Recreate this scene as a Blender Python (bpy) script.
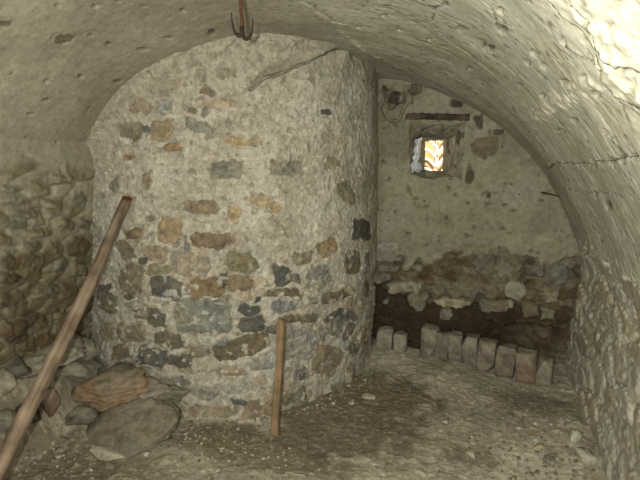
import bpy, bmesh, math, random
import numpy as np
from mathutils import Vector, Matrix

for _o in list(bpy.data.objects):
    bpy.data.objects.remove(_o)
SC = bpy.context.scene
COL = SC.collection

# ------------------------------------------------------------------ camera
cam_d = bpy.data.cameras.new('camera')
cam_d.sensor_fit = 'HORIZONTAL'
cam_d.sensor_width = 36.0
cam_d.lens = 36.0 * 500.0 / 640.0
cam_d.clip_start = 0.02
cam = bpy.data.objects.new('camera', cam_d)
COL.objects.link(cam)
cam.location = (0, 0, 1.6)
cam.rotation_euler = (math.radians(90 - 12.4), 0, math.radians(16.7))
SC.camera = cam

# ------------------------------------------------------------------ world, sun, lights, exposure
SC.view_settings.view_transform = 'Standard'
SC.view_settings.look = 'None'
SC.view_settings.exposure = 0.0
SC.view_settings.gamma = 1.0
SC.view_settings.use_curve_mapping = False

W = bpy.data.worlds.new('sky')
SC.world = W
W.use_nodes = True
bgn = W.node_tree.nodes['Background']
bgn.inputs['Color'].default_value = (0.93, 0.96, 1.0, 1)
bgn.inputs['Strength'].default_value = 0.55

sun_d = bpy.data.lights.new('sun', 'SUN')
sun_d.energy = 14.0
sun_d.angle = 0.01
sun_d.color = (1.0, 0.93, 0.8)
sun = bpy.data.objects.new('sun', sun_d)
COL.objects.link(sun)
sun.rotation_euler = (math.radians(36), 0, math.radians(12))


def area(name, loc, target, sx, sy, power, color):
    d = bpy.data.lights.new(name, 'AREA')
    d.shape = 'RECTANGLE'
    d.size, d.size_y = sx, sy
    d.energy = power
    d.color = color
    o = bpy.data.objects.new(name, d)
    COL.objects.link(o)
    o.location = loc
    o.rotation_euler = (Vector(target) - Vector(loc)).to_track_quat('-Z', 'Y').to_euler()
    return o


# soft fill light added at the open end behind the photographer, and the flash of the photographer's own camera
area('rear_fill_light', (-0.7, -1.4, 1.1), (-0.3, 2.6, 1.2), 1.2, 1.8, 46.0, (0.97, 0.98, 1.0))
area('flash_lamp', (-0.085, 0.0, 1.63), (-0.25, 2.6, 1.25), 0.03, 0.03, 64.0, (0.975, 1.0, 0.925))

# ------------------------------------------------------------------ helpers: noise
def ss(a, b, x):
    t = np.clip((x - a) / (b - a), 0.0, 1.0)
    return t * t * (3 - 2 * t)


def _hash(ix, iy, iz, seed):
    h = (ix.astype(np.int64) * 374761393 + iy.astype(np.int64) * 668265263
         + iz.astype(np.int64) * 2147483647 + seed * 1274126177) & 0xFFFFFFFF
    h = ((h ^ (h >> 13)) * 1274126177) & 0xFFFFFFFF
    h = ((h ^ (h >> 16)) * 2246822519) & 0xFFFFFFFF
    h = h ^ (h >> 15)
    return (h & 0xFFFFFF).astype(np.float64) / float(0xFFFFFF)


def vnoise(x, y, z, seed=0):
    ix, iy, iz = np.floor(x), np.floor(y), np.floor(z)
    fx, fy, fz = x - ix, y - iy, z - iz
    fx = fx * fx * fx * (fx * (fx * 6 - 15) + 10)
    fy = fy * fy * fy * (fy * (fy * 6 - 15) + 10)
    fz = fz * fz * fz * (fz * (fz * 6 - 15) + 10)
    r = 0
    for dx in (0, 1):
        wx = fx if dx else 1 - fx
        for dy in (0, 1):
            wy = fy if dy else 1 - fy
            for dz in (0, 1):
                wz = fz if dz else 1 - fz
                r = r + _hash(ix + dx, iy + dy, iz + dz, seed) * wx * wy * wz
    return r * 2 - 1


def fbm(x, y, z, octs=4, seed=0, gain=0.5):
    r, a, t = 0, 1.0, 0.0
    for k in range(octs):
        r = r + a * vnoise(x + 17.3 * k, y - 9.1 * k, z + 5.7 * k, seed + k)
        t += a
        a *= gain
        x, y, z = x * 2.03, y * 2.03, z * 2.03
    return r / t * 1.6


def worley(x, y, seed=0, jitter=0.8):
    """distance to the cell border and a random number of each cell"""
    ix, iy = np.floor(x), np.floor(y)
    zero = np.zeros_like(ix)
    f1 = np.full_like(x, 9.0)
    f2 = np.full_like(x, 9.0)
    cid = np.zeros_like(x)
    for dx in (-1, 0, 1):
        for dy in (-1, 0, 1):
            cx, cy = ix + dx, iy + dy
            px = cx + 0.5 + (_hash(cx, cy, zero, seed) - 0.5) * jitter
            py = cy + 0.5 + (_hash(cx, cy, zero + 1, seed) - 0.5) * jitter
            d = np.hypot(x - px, y - py)
            c = _hash(cx, cy, zero + 2, seed)
            near = d < f1
            f2 = np.where(near, f1, np.minimum(f2, d))
            cid = np.where(near, c, cid)
            f1 = np.where(near, d, f1)
    return f2 - f1, cid


def lin(c):
    c = np.asarray(c, float) / 255.0
    c = np.where(c <= 0.04045, c / 12.92, ((c + 0.055) / 1.055) ** 2.4)
    y = (c * (0.2126, 0.7152, 0.0722)).sum(-1, keepdims=True)
    return c * 0.74 + y * 0.26


def mix(col, c, m):
    """blend the colour grid towards colour c by mask m"""
    return col * (1 - m[..., None]) + np.asarray(c) * m[..., None]


def seg_dist(U, V, pts):
    best = np.full(U.shape, 9.0)
    side = np.zeros(U.shape)
    for (x0, y0), (x1, y1) in zip(pts[:-1], pts[1:]):
        dx, dy = x1 - x0, y1 - y0
        L = dx * dx + dy * dy + 1e-12
        t = np.clip(((U - x0) * dx + (V - y0) * dy) / L, 0, 1)
        d = np.hypot(U - x0 - t * dx, V - y0 - t * dy)
        s = np.sign((U - x0) * dy - (V - y0) * dx)
        m = d < best
        best = np.where(m, d, best)
        side = np.where(m, s, side)
    return best, side


def lay_stones(U, V, H, COLR, table, k, wu, wv, proud=0.012, rng=None, contrast=0.25, fade=None, soft=0.003, sunk_above=9.0, veil=0.10):
    """set each listed stone (centre, half axes, colour) into a wall: relief H and colour COLR"""
    rng = rng or random.Random(3)
    tint = fbm(U * 38, V * 38, U * 0 + 3.3, 4, 77)
    blotch = fbm(U * 11, V * 15, U * 0 + 1.3, 3, 78)
    for st in table:
        ou, ov, ax, ay, bx, by, c = st
        det = ax * by - bx * ay
        if abs(det) < 1e-9:
            continue
        ha, hb = math.hypot(ax, ay), math.hypot(bx, by)
        reach = 1.5 * max(ha, hb) + 0.02
        sel = (np.abs(U - ou) < reach) & (np.abs(V - ov) < reach)
        p = rng.uniform(2.4, 5.0)
        amp = min(0.55 * min(ha, hb), 0.020)
        lift = proud * rng.uniform(0.3, 1.2)
        if ov > sunk_above:
            lift = -0.6 * lift
        tilt = rng.uniform(-0.5, 0.5)
        if not sel.any():
            continue
        du = U[sel] - ou + wu[sel] * amp
        dv = V[sel] - ov + wv[sel] * amp
        a = (by * du - bx * dv) / det
        b = (-ay * du + ax * dv) / det
        q = (np.abs(a) ** p + np.abs(b) ** p) ** (1 / p)
        d = (1 - q) * min(ha, hb)
        m = ss(-soft, soft, d)
        if fade is not None:
            m = m * fade[sel]
        rim = np.exp(-((d + 0.006) / 0.006) ** 2)
        top = lift * (0.55 + 0.45 * np.clip(1 - q, 0, 1)) + tilt * lift * np.clip(b, -1, 1)
        top = top + 0.005 * tint[sel] + 0.004 * blotch[sel]
        H[sel] = H[sel] * (1 - m) + (H[sel] * 0.3 + top) * m - 0.009 * rim * ss(-.3, .4, blotch[sel])
        cr_, cg_, cb_ = c
        cg_ = min(cg_, cr_)
        cc = lin((cr_, cg_, min(cb_, cg_ * .90))) * k
        v = 1 + contrast * tint[sel] + contrast * 0.9 * blotch[sel]
        warm = 0.10 * blotch[sel]
        cs = np.clip(cc[None, :] * v[:, None] * np.stack([1 + .4 * warm, np.ones_like(warm), 1 - 1.2 * warm], -1), 0.004, 0.9)
        och = ss(.1, .8, blotch[sel] - .3 * tint[sel])[:, None] * .45 * (ha * hb > .0006)
        cs = cs * (1 - och) + lin((118, 98, 62)) * k * och
        m = m * (1 - veil)
        COLR[sel] = COLR[sel] * (1 - m[:, None]) + cs * m[:, None]


# ------------------------------------------------------------------ helpers: objects
def tag(o, label=None, cat=None, group=None, kind=None):
    if label:
        o['label'] = label
    if cat:
        o['category'] = cat
    if group:
        o['group'] = group
    if kind:
        o['kind'] = kind
    return o


def mesh_from(name, verts, faces, mat, col=None, parent=None, smooth=True):
    me = bpy.data.meshes.new(name)
    verts = np.ascontiguousarray(verts, dtype=np.float32)
    if isinstance(faces, np.ndarray):
        n, kk = faces.shape
        me.vertices.add(len(verts))
        me.vertices.foreach_set('co', verts.ravel())
        me.loops.add(n * kk)
        me.loops.foreach_set('vertex_index', np.ascontiguousarray(faces, dtype=np.int32).ravel())
        me.polygons.add(n)
        me.polygons.foreach_set('loop_start', np.arange(0, n * kk, kk, dtype=np.int32))
        me.update(calc_edges=True)
    else:
        me.from_pydata([tuple(map(float, v)) for v in verts], [], faces)
        me.update()
    me.polygons.foreach_set('use_smooth', np.full(len(me.polygons), smooth))
    if col is not None:
        at = me.attributes.new('Col', 'FLOAT_COLOR', 'POINT')
        c4 = np.ones((len(verts), 4), np.float32)
        c4[:, :3] = np.clip(col, 0.002, 0.95)
        at.data.foreach_set('color', c4.ravel())
    me.materials.append(mat)
    me.validate()
    o = bpy.data.objects.new(name, me)
    COL.objects.link(o)
    if parent is not None:
        o.parent = parent
    return o


def grid_obj(name, P, C, mat, keep=None, flip=False, parent=None):
    """P, C are (n, m, 3) grids of points and colours; keep (n-1, m-1) chooses cells"""
    n, m = P.shape[:2]
    idx = np.arange(n * m).reshape(n, m)
    q = np.stack([idx[:-1, :-1], idx[1:, :-1], idx[1:, 1:], idx[:-1, 1:]], -1)
    if flip:
        q = q[..., ::-1]
    q = q.reshape(-1, 4) if keep is None else q[keep]
    used, inv = np.unique(q, return_inverse=True)
    return mesh_from(name, P.reshape(-1, 3)[used], inv.reshape(-1, 4), mat, C.reshape(-1, 3)[used], parent)


def empty(name, loc=(0, 0, 0)):
    o = bpy.data.objects.new(name, None)
    COL.objects.link(o)
    o.location = loc
    return o


# ------------------------------------------------------------------ materials
def mat_new(name):
    m = bpy.data.materials.new(name)
    m.use_nodes = True
    nt = m.node_tree
    b = nt.nodes['Principled BSDF']
    b.inputs['Specular IOR Level'].default_value = 0.08
    return m, nt, b


def mineral(name, bump_scale=70, bump=0.5, dist=0.006, var=0.22, rough=0.92):
    """stone, plaster or earth: the mesh's own colour with fine procedural grain"""
    m, nt, b = mat_new(name)
    N, L = nt.nodes, nt.links
    at = N.new('ShaderNodeAttribute')
    at.attribute_name = 'Col'
    tc = N.new('ShaderNodeTexCoord')
    n1 = N.new('ShaderNodeTexNoise')
    n1.inputs['Scale'].default_value = bump_scale
    n1.inputs['Detail'].default_value = 6
    n1.inputs['Roughness'].default_value = 0.65
    n2 = N.new('ShaderNodeTexNoise')
    n2.inputs['Scale'].default_value = bump_scale * 0.33
    n2.inputs['Detail'].default_value = 5
    L.new(tc.outputs['Object'], n1.inputs['Vector'])
    L.new(tc.outputs['Object'], n2.inputs['Vector'])
    ad = N.new('ShaderNodeMath')
    ad.operation = 'ADD'
    L.new(n1.outputs['Fac'], ad.inputs[0])
    L.new(n2.outputs['Fac'], ad.inputs[1])
    mr = N.new('ShaderNodeMapRange')
    mr.inputs['From Min'].default_value = 0.7
    mr.inputs['From Max'].default_value = 1.3
    mr.inputs['To Min'].default_value = 1 - var
    mr.inputs['To Max'].default_value = 1 + var
    L.new(ad.outputs[0], mr.inputs['Value'])
    mx = N.new('ShaderNodeVectorMath')
    mx.operation = 'SCALE'
    L.new(at.outputs['Color'], mx.inputs[0])
    L.new(mr.outputs['Result'], mx.inputs['Scale'])
    L.new(mx.outputs['Vector'], b.inputs['Base Color'])
    bp = N.new('ShaderNodeBump')
    bp.inputs['Strength'].default_value = bump
    bp.inputs['Distance'].default_value = dist
    L.new(ad.outputs[0], bp.inputs['Height'])
    L.new(bp.outputs['Normal'], b.inputs['Normal'])
    b.inputs['Roughness'].default_value = rough
    return m


def wood(name, c1, c2, scale=(60, 60, 4), rough=0.75, bump=0.35):
    m, nt, b = mat_new(name)
    N, L = nt.nodes, nt.links
    tc = N.new('ShaderNodeTexCoord')
    mp = N.new('ShaderNodeMapping')
    mp.inputs['Scale'].default_value = scale
    n1 = N.new('ShaderNodeTexNoise')
    n1.inputs['Scale'].default_value = 1.0
    n1.inputs['Detail'].default_value = 6
    n1.inputs['Roughness'].default_value = 0.6
    L.new(tc.outputs['Object'], mp.inputs['Vector'])
    L.new(mp.outputs['Vector'], n1.inputs['Vector'])
    n2 = N.new('ShaderNodeTexNoise')
    n2.inputs['Scale'].default_value = 9.0
    n2.inputs['Detail'].default_value = 3
    L.new(tc.outputs['Object'], n2.inputs['Vector'])
    ad = N.new('ShaderNodeMath')
    ad.operation = 'ADD'
    L.new(n1.outputs['Fac'], ad.inputs[0])
    L.new(n2.outputs['Fac'], ad.inputs[1])
    cr = N.new('ShaderNodeValToRGB')
    cr.color_ramp.elements[0].position = 0.75 / 2
    cr.color_ramp.elements[1].position = 1.3 / 2
    cr.color_ramp.elements[0].color = (*lin(c1), 1)
    cr.color_ramp.elements[1].color = (*lin(c2), 1)
    hf = N.new('ShaderNodeMath')
    hf.operation = 'MULTIPLY'
    hf.inputs[1].default_value = 0.5
    L.new(ad.outputs[0], hf.inputs[0])
    L.new(hf.outputs[0], cr.inputs['Fac'])
    L.new(cr.outputs['Color'], b.inputs['Base Color'])
    bp = N.new('ShaderNodeBump')
    bp.inputs['Strength'].default_value = bump
    bp.inputs['Distance'].default_value = 0.004
    L.new(n1.outputs['Fac'], bp.inputs['Height'])
    L.new(bp.outputs['Normal'], b.inputs['Normal'])
    b.inputs['Roughness'].default_value = rough
    return m


M_PLASTER = mineral('vault_plaster', 90, 0.2, 0.003, 0.20)
M_RUBBLE = mineral('rubble_wall', 95, 0.7, 0.007, 0.26)
M_DRUM = mineral('mortared_stone', 95, 0.6, 0.006, 0.36)
M_BACK = mineral('old_plaster', 85, 0.7, 0.006, 0.25)
M_EARTH = mineral('dusty_earth', 75, 0.7, 0.008, 0.28, 0.95)
M_STONE = mineral('loose_stone', 75, 0.8, 0.008, 0.30)
M_POLE = wood('weathered_pole', (74, 58, 40), (140, 117, 87), (45, 45, 3))
M_STAKE = wood('brown_stake', (92, 72, 40), (146, 116, 70), (60, 60, 4))
M_LINTEL = wood('dark_lintel_wood', (38, 30, 20), (86, 68, 48), (4, 60, 60))
M_LATH = wood('pale_lath', (214, 196, 160), (250, 240, 215), (40, 40, 6))
M_FENCE = wood('orange_board', (176, 128, 66), (214, 172, 104), (30, 30, 3))
M_RUST = wood('rusty_iron', (46, 27, 13), (92, 58, 31), (80, 80, 80), 0.7, 0.5)
M_IRON = wood('dark_iron', (22, 16, 12), (52, 38, 28), (80, 80, 80), 0.6, 0.5)
M_BREAK = wood('broken_wood_end', (96, 44, 20), (150, 80, 40), (40, 40, 40))

K = 0.86            # surface colour read at the photograph's brightness -> albedo

# ------------------------------------------------------------------ measured tables (metres on each surface)
DRUM_STONES = [[0.2,1.831,0.077,-0.001,-0.002,-0.035,(142,116,78)],[0.166,1.784,0.044,-0.0,-0.002,-0.024,(132,114,88)],[0.058,1.713,0.06,-0.01,-0.011,-0.038,(130,98,58)],[0.009,1.747,0.023,-0.0,-0.002,-0.024,(98,74,48)],[-0.023,1.6,0.07,-0.0,-0.004,-0.042,(100,80,48)],[0.181,1.707,0.034,-0.0,-0.002,-0.029,(142,143,135)],[0.153,1.6,0.067,0.022,0.013,-0.041,(140,122,84)],[0.065,1.6,0.027,0.008,0.006,-0.019,(92,92,82)],[0.205,1.517,0.044,0.0,-0.001,-0.02,(138,106,54)],[0.343,1.625,0.06,-0.013,-0.006,-0.024,(124,124,104)],[0.344,1.919,0.017,0.0,-0.001,-0.021,(92,78,54)],[0.374,1.858,0.022,0.0,-0.001,-0.028,(114,104,80)],[0.495,1.874,0.045,0.01,0.004,-0.021,(106,86,52)],[0.4,1.788,0.029,-0.02,-0.013,-0.018,(106,86,54)],[0.46,1.726,0.083,-0.004,-0.002,-0.022,(168,148,108)],[0.322,1.697,0.027,0.0,-0.001,-0.017,(110,98,76)],[0.385,1.688,0.018,-0.007,-0.009,-0.023,(116,110,94)],[0.562,1.546,0.086,-0.006,-0.002,-0.02,(166,140,88)],[-0.049,1.464,0.038,0.001,-0.002,-0.015,(146,116,60)],[0.253,1.625,0.02,-0.003,-0.006,-0.026,(154,146,128)],[0.482,1.406,0.081,-0.001,-0.001,-0.038,(126,120,98)],[0.793,1.404,0.092,0.006,0.004,-0.042,(140,128,102)],[1.231,1.237,0.07,0.009,0.046,-0.077,(132,122,86)],[0.342,1.217,0.087,-0.0,-0.002,-0.031,(128,110,80)],[0.503,1.172,0.033,-0.007,-0.009,-0.044,(160,134,84)],[0.657,1.235,0.055,-0.022,-0.011,-0.027,(166,144,98)],[0.733,1.188,0.025,-0.03,-0.022,-0.016,(160,134,84)],[1.418,0.984,0.138,-0.024,0.003,-0.065,(66,66,58)],[0.39,1.037,0.108,-0.01,-0.005,-0.043,(118,96,62)],[0.171,1.089,0.057,-0.006,-0.016,-0.074,(150,126,78)],[0.536,0.911,0.084,-0.013,-0.006,-0.055,(116,106,66)],[1.06,0.939,0.078,0.016,0.027,-0.047,(150,124,74)],[0.884,0.906,0.061,-0.008,-0.0,-0.035,(136,122,88)],[1.293,0.803,0.085,-0.031,-0.034,-0.067,(122,106,72)],[1.05,1.696,0.036,0.001,0.0,-0.018,(62,60,56)],[1.104,1.419,0.049,-0.015,-0.017,-0.033,(154,138,104)],[0.054,1.338,0.035,0.001,-0.003,-0.041,(134,120,88)],[-0.159,1.32,0.04,0.002,-0.005,-0.037,(134,124,104)],[-0.044,1.063,0.059,0.008,0.0,-0.024,(126,106,66)],[-0.107,0.964,0.043,0.019,0.029,-0.058,(118,104,78)],[0.082,0.961,0.071,0.004,-0.004,-0.047,(144,124,90)],[0.093,0.874,0.071,0.013,0.002,-0.03,(132,116,78)],[0.262,0.907,0.101,-0.008,-0.009,-0.06,(146,132,106)],[0.115,0.774,0.064,0.004,-0.004,-0.062,(78,78,70)],[0.193,0.761,0.039,0.001,-0.004,-0.056,(104,98,76)],[0.341,0.78,0.091,0.009,0.003,-0.05,(128,102,56)],[0.438,0.822,0.026,0.014,0.013,-0.027,(72,70,64)],[-0.076,0.804,0.083,0.009,-0.009,-0.086,(118,106,84)],[-0.1,0.697,0.035,-0.013,-0.012,-0.017,(80,72,58)],[0.0,0.917,0.028,0.002,-0.002,-0.02,(94,86,70)],[0.262,0.999,0.016,0.0,-0.002,-0.027,(126,122,110)],[-0.306,0.664,0.084,0.016,-0.012,-0.081,(96,86,66)],[0.761,0.818,0.053,-0.007,-0.001,-0.069,(74,74,64)],[0.826,0.792,0.043,-0.006,-0.0,-0.035,(100,94,74)],[1.0,0.769,0.068,0.034,0.052,-0.06,(136,130,108)],[0.521,0.795,0.069,-0.004,-0.001,-0.042,(122,104,72)],[1.094,0.627,0.168,-0.014,0.008,-0.029,(116,96,58)],[0.769,0.636,0.072,-0.007,0.001,-0.033,(118,118,106)],[0.765,0.713,0.095,-0.014,-0.0,-0.023,(94,78,54)],[0.621,0.696,0.019,-0.002,-0.001,-0.02,(66,64,58)],[0.576,0.637,0.06,-0.006,-0.001,-0.038,(72,72,66)],[0.316,0.61,0.158,-0.0,-0.005,-0.103,(124,123,103)],[0.053,0.592,0.065,-0.011,-0.016,-0.047,(104,94,70)],[0.128,0.464,0.092,-0.013,-0.011,-0.041,(110,96,72)],[0.003,0.361,0.094,-0.009,-0.021,-0.062,(82,84,74)],[0.167,0.347,0.078,-0.006,-0.008,-0.042,(86,80,64)],[0.289,0.399,0.055,0.0,-0.002,-0.03,(130,120,98)],[-0.123,0.48,0.104,0.01,-0.012,-0.059,(134,114,82)],[-0.225,0.344,0.075,0.017,-0.006,-0.051,(128,108,76)],[0.122,0.198,0.103,0.001,-0.008,-0.053,(130,120,96)],[0.355,0.045,0.13,-0.009,-0.003,-0.038,(144,124,90)],[0.135,0.037,0.043,0.004,-0.002,-0.032,(150,126,84)],[-0.329,0.451,0.073,0.018,-0.009,-0.058,(126,114,90)],[0.514,0.42,0.162,0.029,0.011,-0.056,(98,82,52)],[0.465,0.273,0.082,-0.014,-0.002,-0.018,(156,128,82)],[0.412,0.45,0.033,-0.001,-0.001,-0.024,(122,121,108)],[-0.275,0.622,0.065,0.012,-0.008,-0.056,(112,102,80)],[0.86,0.389,0.131,-0.047,-0.015,-0.089,(148,143,124)],[1.063,0.231,0.094,-0.057,-0.042,-0.08,(138,118,84)],[0.871,0.19,0.04,-0.011,-0.0,-0.042,(112,106,94)],[0.604,0.039,0.098,-0.011,0.001,-0.057,(142,120,80)],[0.823,0.054,0.084,-0.008,0.008,-0.053,(134,120,92)],[1.215,0.42,0.114,-0.069,-0.064,-0.071,(118,112,92)],[1.112,0.509,0.078,0.02,0.012,-0.016,(70,66,54)],[0.584,0.549,0.077,-0.008,-0.001,-0.044,(84,80,68)],[0.849,0.545,0.103,-0.02,-0.0,-0.027,(106,94,74)],[1.288,0.059,0.048,-0.025,-0.017,-0.055,(138,118,84)],[1.468,0.243,0.075,-0.034,-0.023,-0.048,(134,116,82)],[1.321,0.221,0.073,-0.042,-0.027,-0.032,(132,114,80)],[1.152,0.024,0.064,-0.013,0.009,-0.027,(130,116,92)],[0.497,0.091,0.039,-0.004,-0.001,-0.025,(94,90,84)],[0.478,0.186,0.067,-0.006,-0.001,-0.037,(160,152,132)],[0.062,1.149,0.029,0.001,-0.002,-0.021,(130,116,90)],[0.633,0.296,0.057,-0.009,-0.001,-0.031,(150,142,122)],[0.311,0.17,0.073,-0.0,-0.002,-0.043,(146,136,112)],[0.718,0.144,0.03,-0.006,-0.001,-0.038,(140,130,108)],[1.497,0.757,0.059,-0.014,0.004,-0.069,(112,116,104)],[1.488,0.567,0.058,-0.017,0.003,-0.063,(116,100,70)],[0.957,0.639,0.049,-0.01,-0.0,-0.024,(140,132,112)],[0.935,0.533,0.056,-0.012,-0.0,-0.031,(120,108,84)],[1.023,0.405,0.036,-0.021,-0.021,-0.042,(140,132,114)],[0.428,0.704,0.027,-0.001,-0.001,-0.023,(140,130,110)],[-0.048,0.599,0.041,0.005,-0.003,-0.036,(130,116,92)],[-0.062,0.234,0.064,0.011,-0.003,-0.032,(140,128,102)],[0.702,0.504,0.041,-0.006,-0.001,-0.03,(96,92,80)]]
BACK_STONES_HOLES = [[-0.546,0.784,0.108,0.001,-0.001,-0.033,(150,144,124)],[-0.551,0.709,0.084,0.006,0.001,-0.037,(134,126,102)],[-0.541,0.613,0.08,0.006,0.001,-0.026,(120,112,90)],[-0.583,0.533,0.063,0.005,0.001,-0.038,(132,124,100)],[-0.399,0.669,0.046,-0.005,-0.006,-0.044,(146,138,114)],[-0.42,0.472,0.119,0.011,0.001,-0.038,(146,136,108)],[-0.316,0.383,0.078,0.008,0.003,-0.061,(126,116,88)],[-0.078,0.392,0.144,0.007,0.0,-0.037,(158,146,112)],[-0.108,0.306,0.045,0.005,0.002,-0.045,(130,122,96)],[0.345,0.529,0.061,-0.032,-0.025,-0.061,(152,142,110)],[0.308,0.417,0.032,0.003,0.002,-0.032,(150,140,108)],[0.572,0.508,0.043,0.004,0.004,-0.038,(146,134,96)],[0.564,0.387,0.046,0.005,0.004,-0.046,(128,118,92)],[0.205,0.406,0.098,0.01,0.003,-0.044,(124,112,84)],[0.074,0.79,0.082,0.006,0.002,-0.035,(130,124,104)],[-0.548,0.351,0.022,0.002,0.001,-0.019,(130,122,100)],[0.126,0.695,0.085,0.007,0.004,-0.064,(112,104,80)],[0.451,0.686,0.068,0.006,0.004,-0.041,(110,104,82)],[0.444,0.403,0.063,0.007,0.004,-0.043,(118,104,74)],[0.263,0.671,0.057,0.005,0.004,-0.049,(124,118,96)],[0.606,0.664,0.042,0.004,0.007,-0.075,(124,118,98)],[0.041,0.566,0.047,0.004,0.002,-0.029,(120,104,72)],[-0.23,0.527,0.035,0.003,0.001,-0.026,(100,80,52)],[0.491,0.578,0.031,0.003,0.002,-0.028,(126,112,78)],[0.072,1.498,0.092,0.014,0.012,-0.057,(112,96,66)],[0.03,1.658,0.034,-0.009,-0.008,-0.043,(84,70,50)],[-0.114,1.767,0.043,-0.012,-0.005,-0.021,(56,48,36)],[-0.097,1.338,0.031,-0.011,-0.01,-0.035,(54,46,34)],[-0.094,1.626,0.015,-0.006,-0.006,-0.021,(50,44,34)],[-0.098,1.477,0.016,0.0,0.001,-0.02,(58,50,38)],[-0.535,1.818,0.058,-0.001,0.001,-0.046,(64,54,40)],[-0.397,1.861,0.035,-0.02,-0.022,-0.038,(76,68,54)],[-0.004,1.294,0.022,-0.007,-0.011,-0.038,(72,64,48)],[0.119,1.171,0.016,0.001,0.001,-0.02,(70,62,46)],[-0.228,1.87,0.025,-0.009,-0.005,-0.015,(60,52,40)],[0.152,1.581,0.031,0.0,0.001,-0.016,(96,86,66)],[-0.591,1.865,0.027,-0.001,0.001,-0.033,(74,66,52)]]  # also lists dark holes, their shade given as dark colour
LEFT_STONES = [[1.137,1.742,-0.015,0.064,-0.038,-0.0,(92,72,46)],[1.086,1.855,-0.029,0.076,-0.063,-0.012,(98,84,54)],[1.114,2.156,-0.019,0.089,-0.054,0.003,(92,74,46)],[1.067,1.731,-0.015,0.054,-0.023,0.0,(84,66,42)],[1.412,1.885,-0.005,0.07,-0.024,0.002,(140,128,98)],[1.433,1.727,-0.003,0.056,-0.015,0.001,(130,120,92)],[1.39,1.744,-0.005,0.068,-0.016,0.001,(140,130,102)],[1.346,1.988,-0.005,0.051,-0.019,0.002,(120,108,80)],[0.952,1.755,-0.026,0.074,-0.038,0.003,(98,82,54)],[0.926,1.954,-0.027,0.08,-0.041,0.004,(112,100,74)],[0.866,2.133,-0.025,0.077,-0.039,0.005,(96,78,48)],[0.798,1.897,-0.039,0.098,-0.048,0.005,(92,76,48)],[0.681,2.159,-0.043,0.105,-0.062,0.01,(104,88,58)],[0.766,1.781,-0.033,0.077,-0.059,0.005,(86,68,42)],[0.603,2.013,-0.041,0.088,-0.048,0.007,(108,86,48)],[0.468,2.259,-0.038,0.08,-0.084,0.015,(80,64,42)],[1.244,2.073,-0.009,0.062,-0.021,0.001,(118,104,70)],[1.236,1.906,-0.01,0.067,-0.018,0.0,(112,100,72)],[1.287,1.758,-0.008,0.059,-0.016,-0.0,(118,108,80)],[0.983,2.192,-0.019,0.063,-0.038,0.005,(112,100,70)],[0.653,1.864,-0.028,0.059,-0.052,0.006,(100,84,54)],[1.036,2.041,-0.011,0.042,-0.039,0.004,(104,96,72)],[1.451,2.028,-0.004,0.071,-0.018,0.002,(124,114,88)],[1.351,2.163,-0.005,0.051,-0.029,0.004,(112,104,80)],[1.324,1.817,-0.008,0.067,-0.015,0.001,(116,106,78)],[1.225,2.202,-0.007,0.045,-0.025,0.002,(106,96,70)],[1.236,1.706,-0.007,0.041,-0.02,-0.0,(110,98,70)],[1.182,1.859,-0.011,0.059,-0.02,0.0,(104,92,64)],[1.145,2.002,-0.011,0.053,-0.022,0.001,(110,98,66)]]
VAULT_STONES = [[2.133,1.674,0.026,0.031,-0.021,0.022,(108,96,70)],[2.112,1.43,0.009,0.017,-0.013,0.008,(100,90,66)]]
VAULT_PITS = [[1.995,2.121,0.007,0.025,-0.012,0.011],[2.174,1.883,0.005,0.01,-0.01,0.01],[2.186,1.768,0.005,0.009,-0.007,0.007],[2.235,2.04,0.014,0.027,-0.008,0.01],[1.911,1.756,0.004,0.013,-0.01,0.007],[1.972,1.896,0.004,0.014,-0.011,0.009],[1.907,1.592,0.002,0.006,-0.004,0.003],[1.622,1.83,0.001,0.008,-0.005,0.003],[1.607,2.01,0.0,0.009,-0.005,-0.0],[2.27,1.518,0.005,0.007,-0.006,0.006],[2.408,1.691,0.007,0.008,-0.005,0.005],[2.512,2.2,0.014,0.014,-0.017,0.029],[2.531,1.926,0.008,0.007,-0.008,0.011],[1.819,1.818,0.004,0.019,-0.008,0.005],[1.739,1.782,0.003,0.024,-0.005,0.003],[1.812,2.087,0.002,0.012,-0.005,0.004],[2.338,1.646,0.011,0.014,-0.01,0.009],[2.445,1.79,0.008,0.009,-0.007,0.009],[2.358,2.067,0.014,0.02,-0.008,0.011],[3.805,1.547,0.012,-0.025,0.002,0.033],[3.775,1.844,0.021,-0.053,0.002,0.03],[3.906,1.506,0.008,-0.025,0.003,0.019],[3.945,1.517,0.008,-0.03,0.003,0.019],[4.013,1.449,0.011,-0.052,0.004,0.016],[3.951,1.233,0.004,-0.012,0.004,0.019],[3.902,1.642,0.008,-0.025,0.004,0.023],[4.072,1.312,0.003,-0.019,0.007,0.02],[4.103,1.707,0.005,-0.045,0.006,0.017],[4.113,2.013,0.005,-0.064,0.005,0.018],[3.748,1.881,0.009,-0.021,0.001,0.032],[3.66,1.836,0.013,-0.021,-0.001,0.024],[3.787,1.427,0.008,-0.016,0.001,0.014],[3.963,1.022,0.004,-0.01,0.003,0.007],[4.033,1.289,0.005,-0.023,0.005,0.015],[3.758,2.836,0.012,-0.039,0.001,0.045],[3.947,2.507,0.01,-0.053,0.004,0.034],[3.518,2.193,0.01,-0.014,-0.002,0.025],[3.383,2.206,0.013,-0.012,-0.003,0.024],[3.346,2.046,0.014,-0.011,-0.004,0.02],[3.194,2.272,0.014,-0.007,-0.006,0.024],[4.156,1.442,0.002,-0.024,0.006,0.014],[3.996,1.805,0.006,-0.035,0.004,0.021],[3.914,1.983,0.007,-0.031,0.003,0.028],[3.697,2.372,0.01,-0.025,0.0,0.031],[4.403,2.045,-0.003,-0.036,0.023,0.046],[4.374,2.156,-0.002,-0.031,0.02,0.045]]
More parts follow.
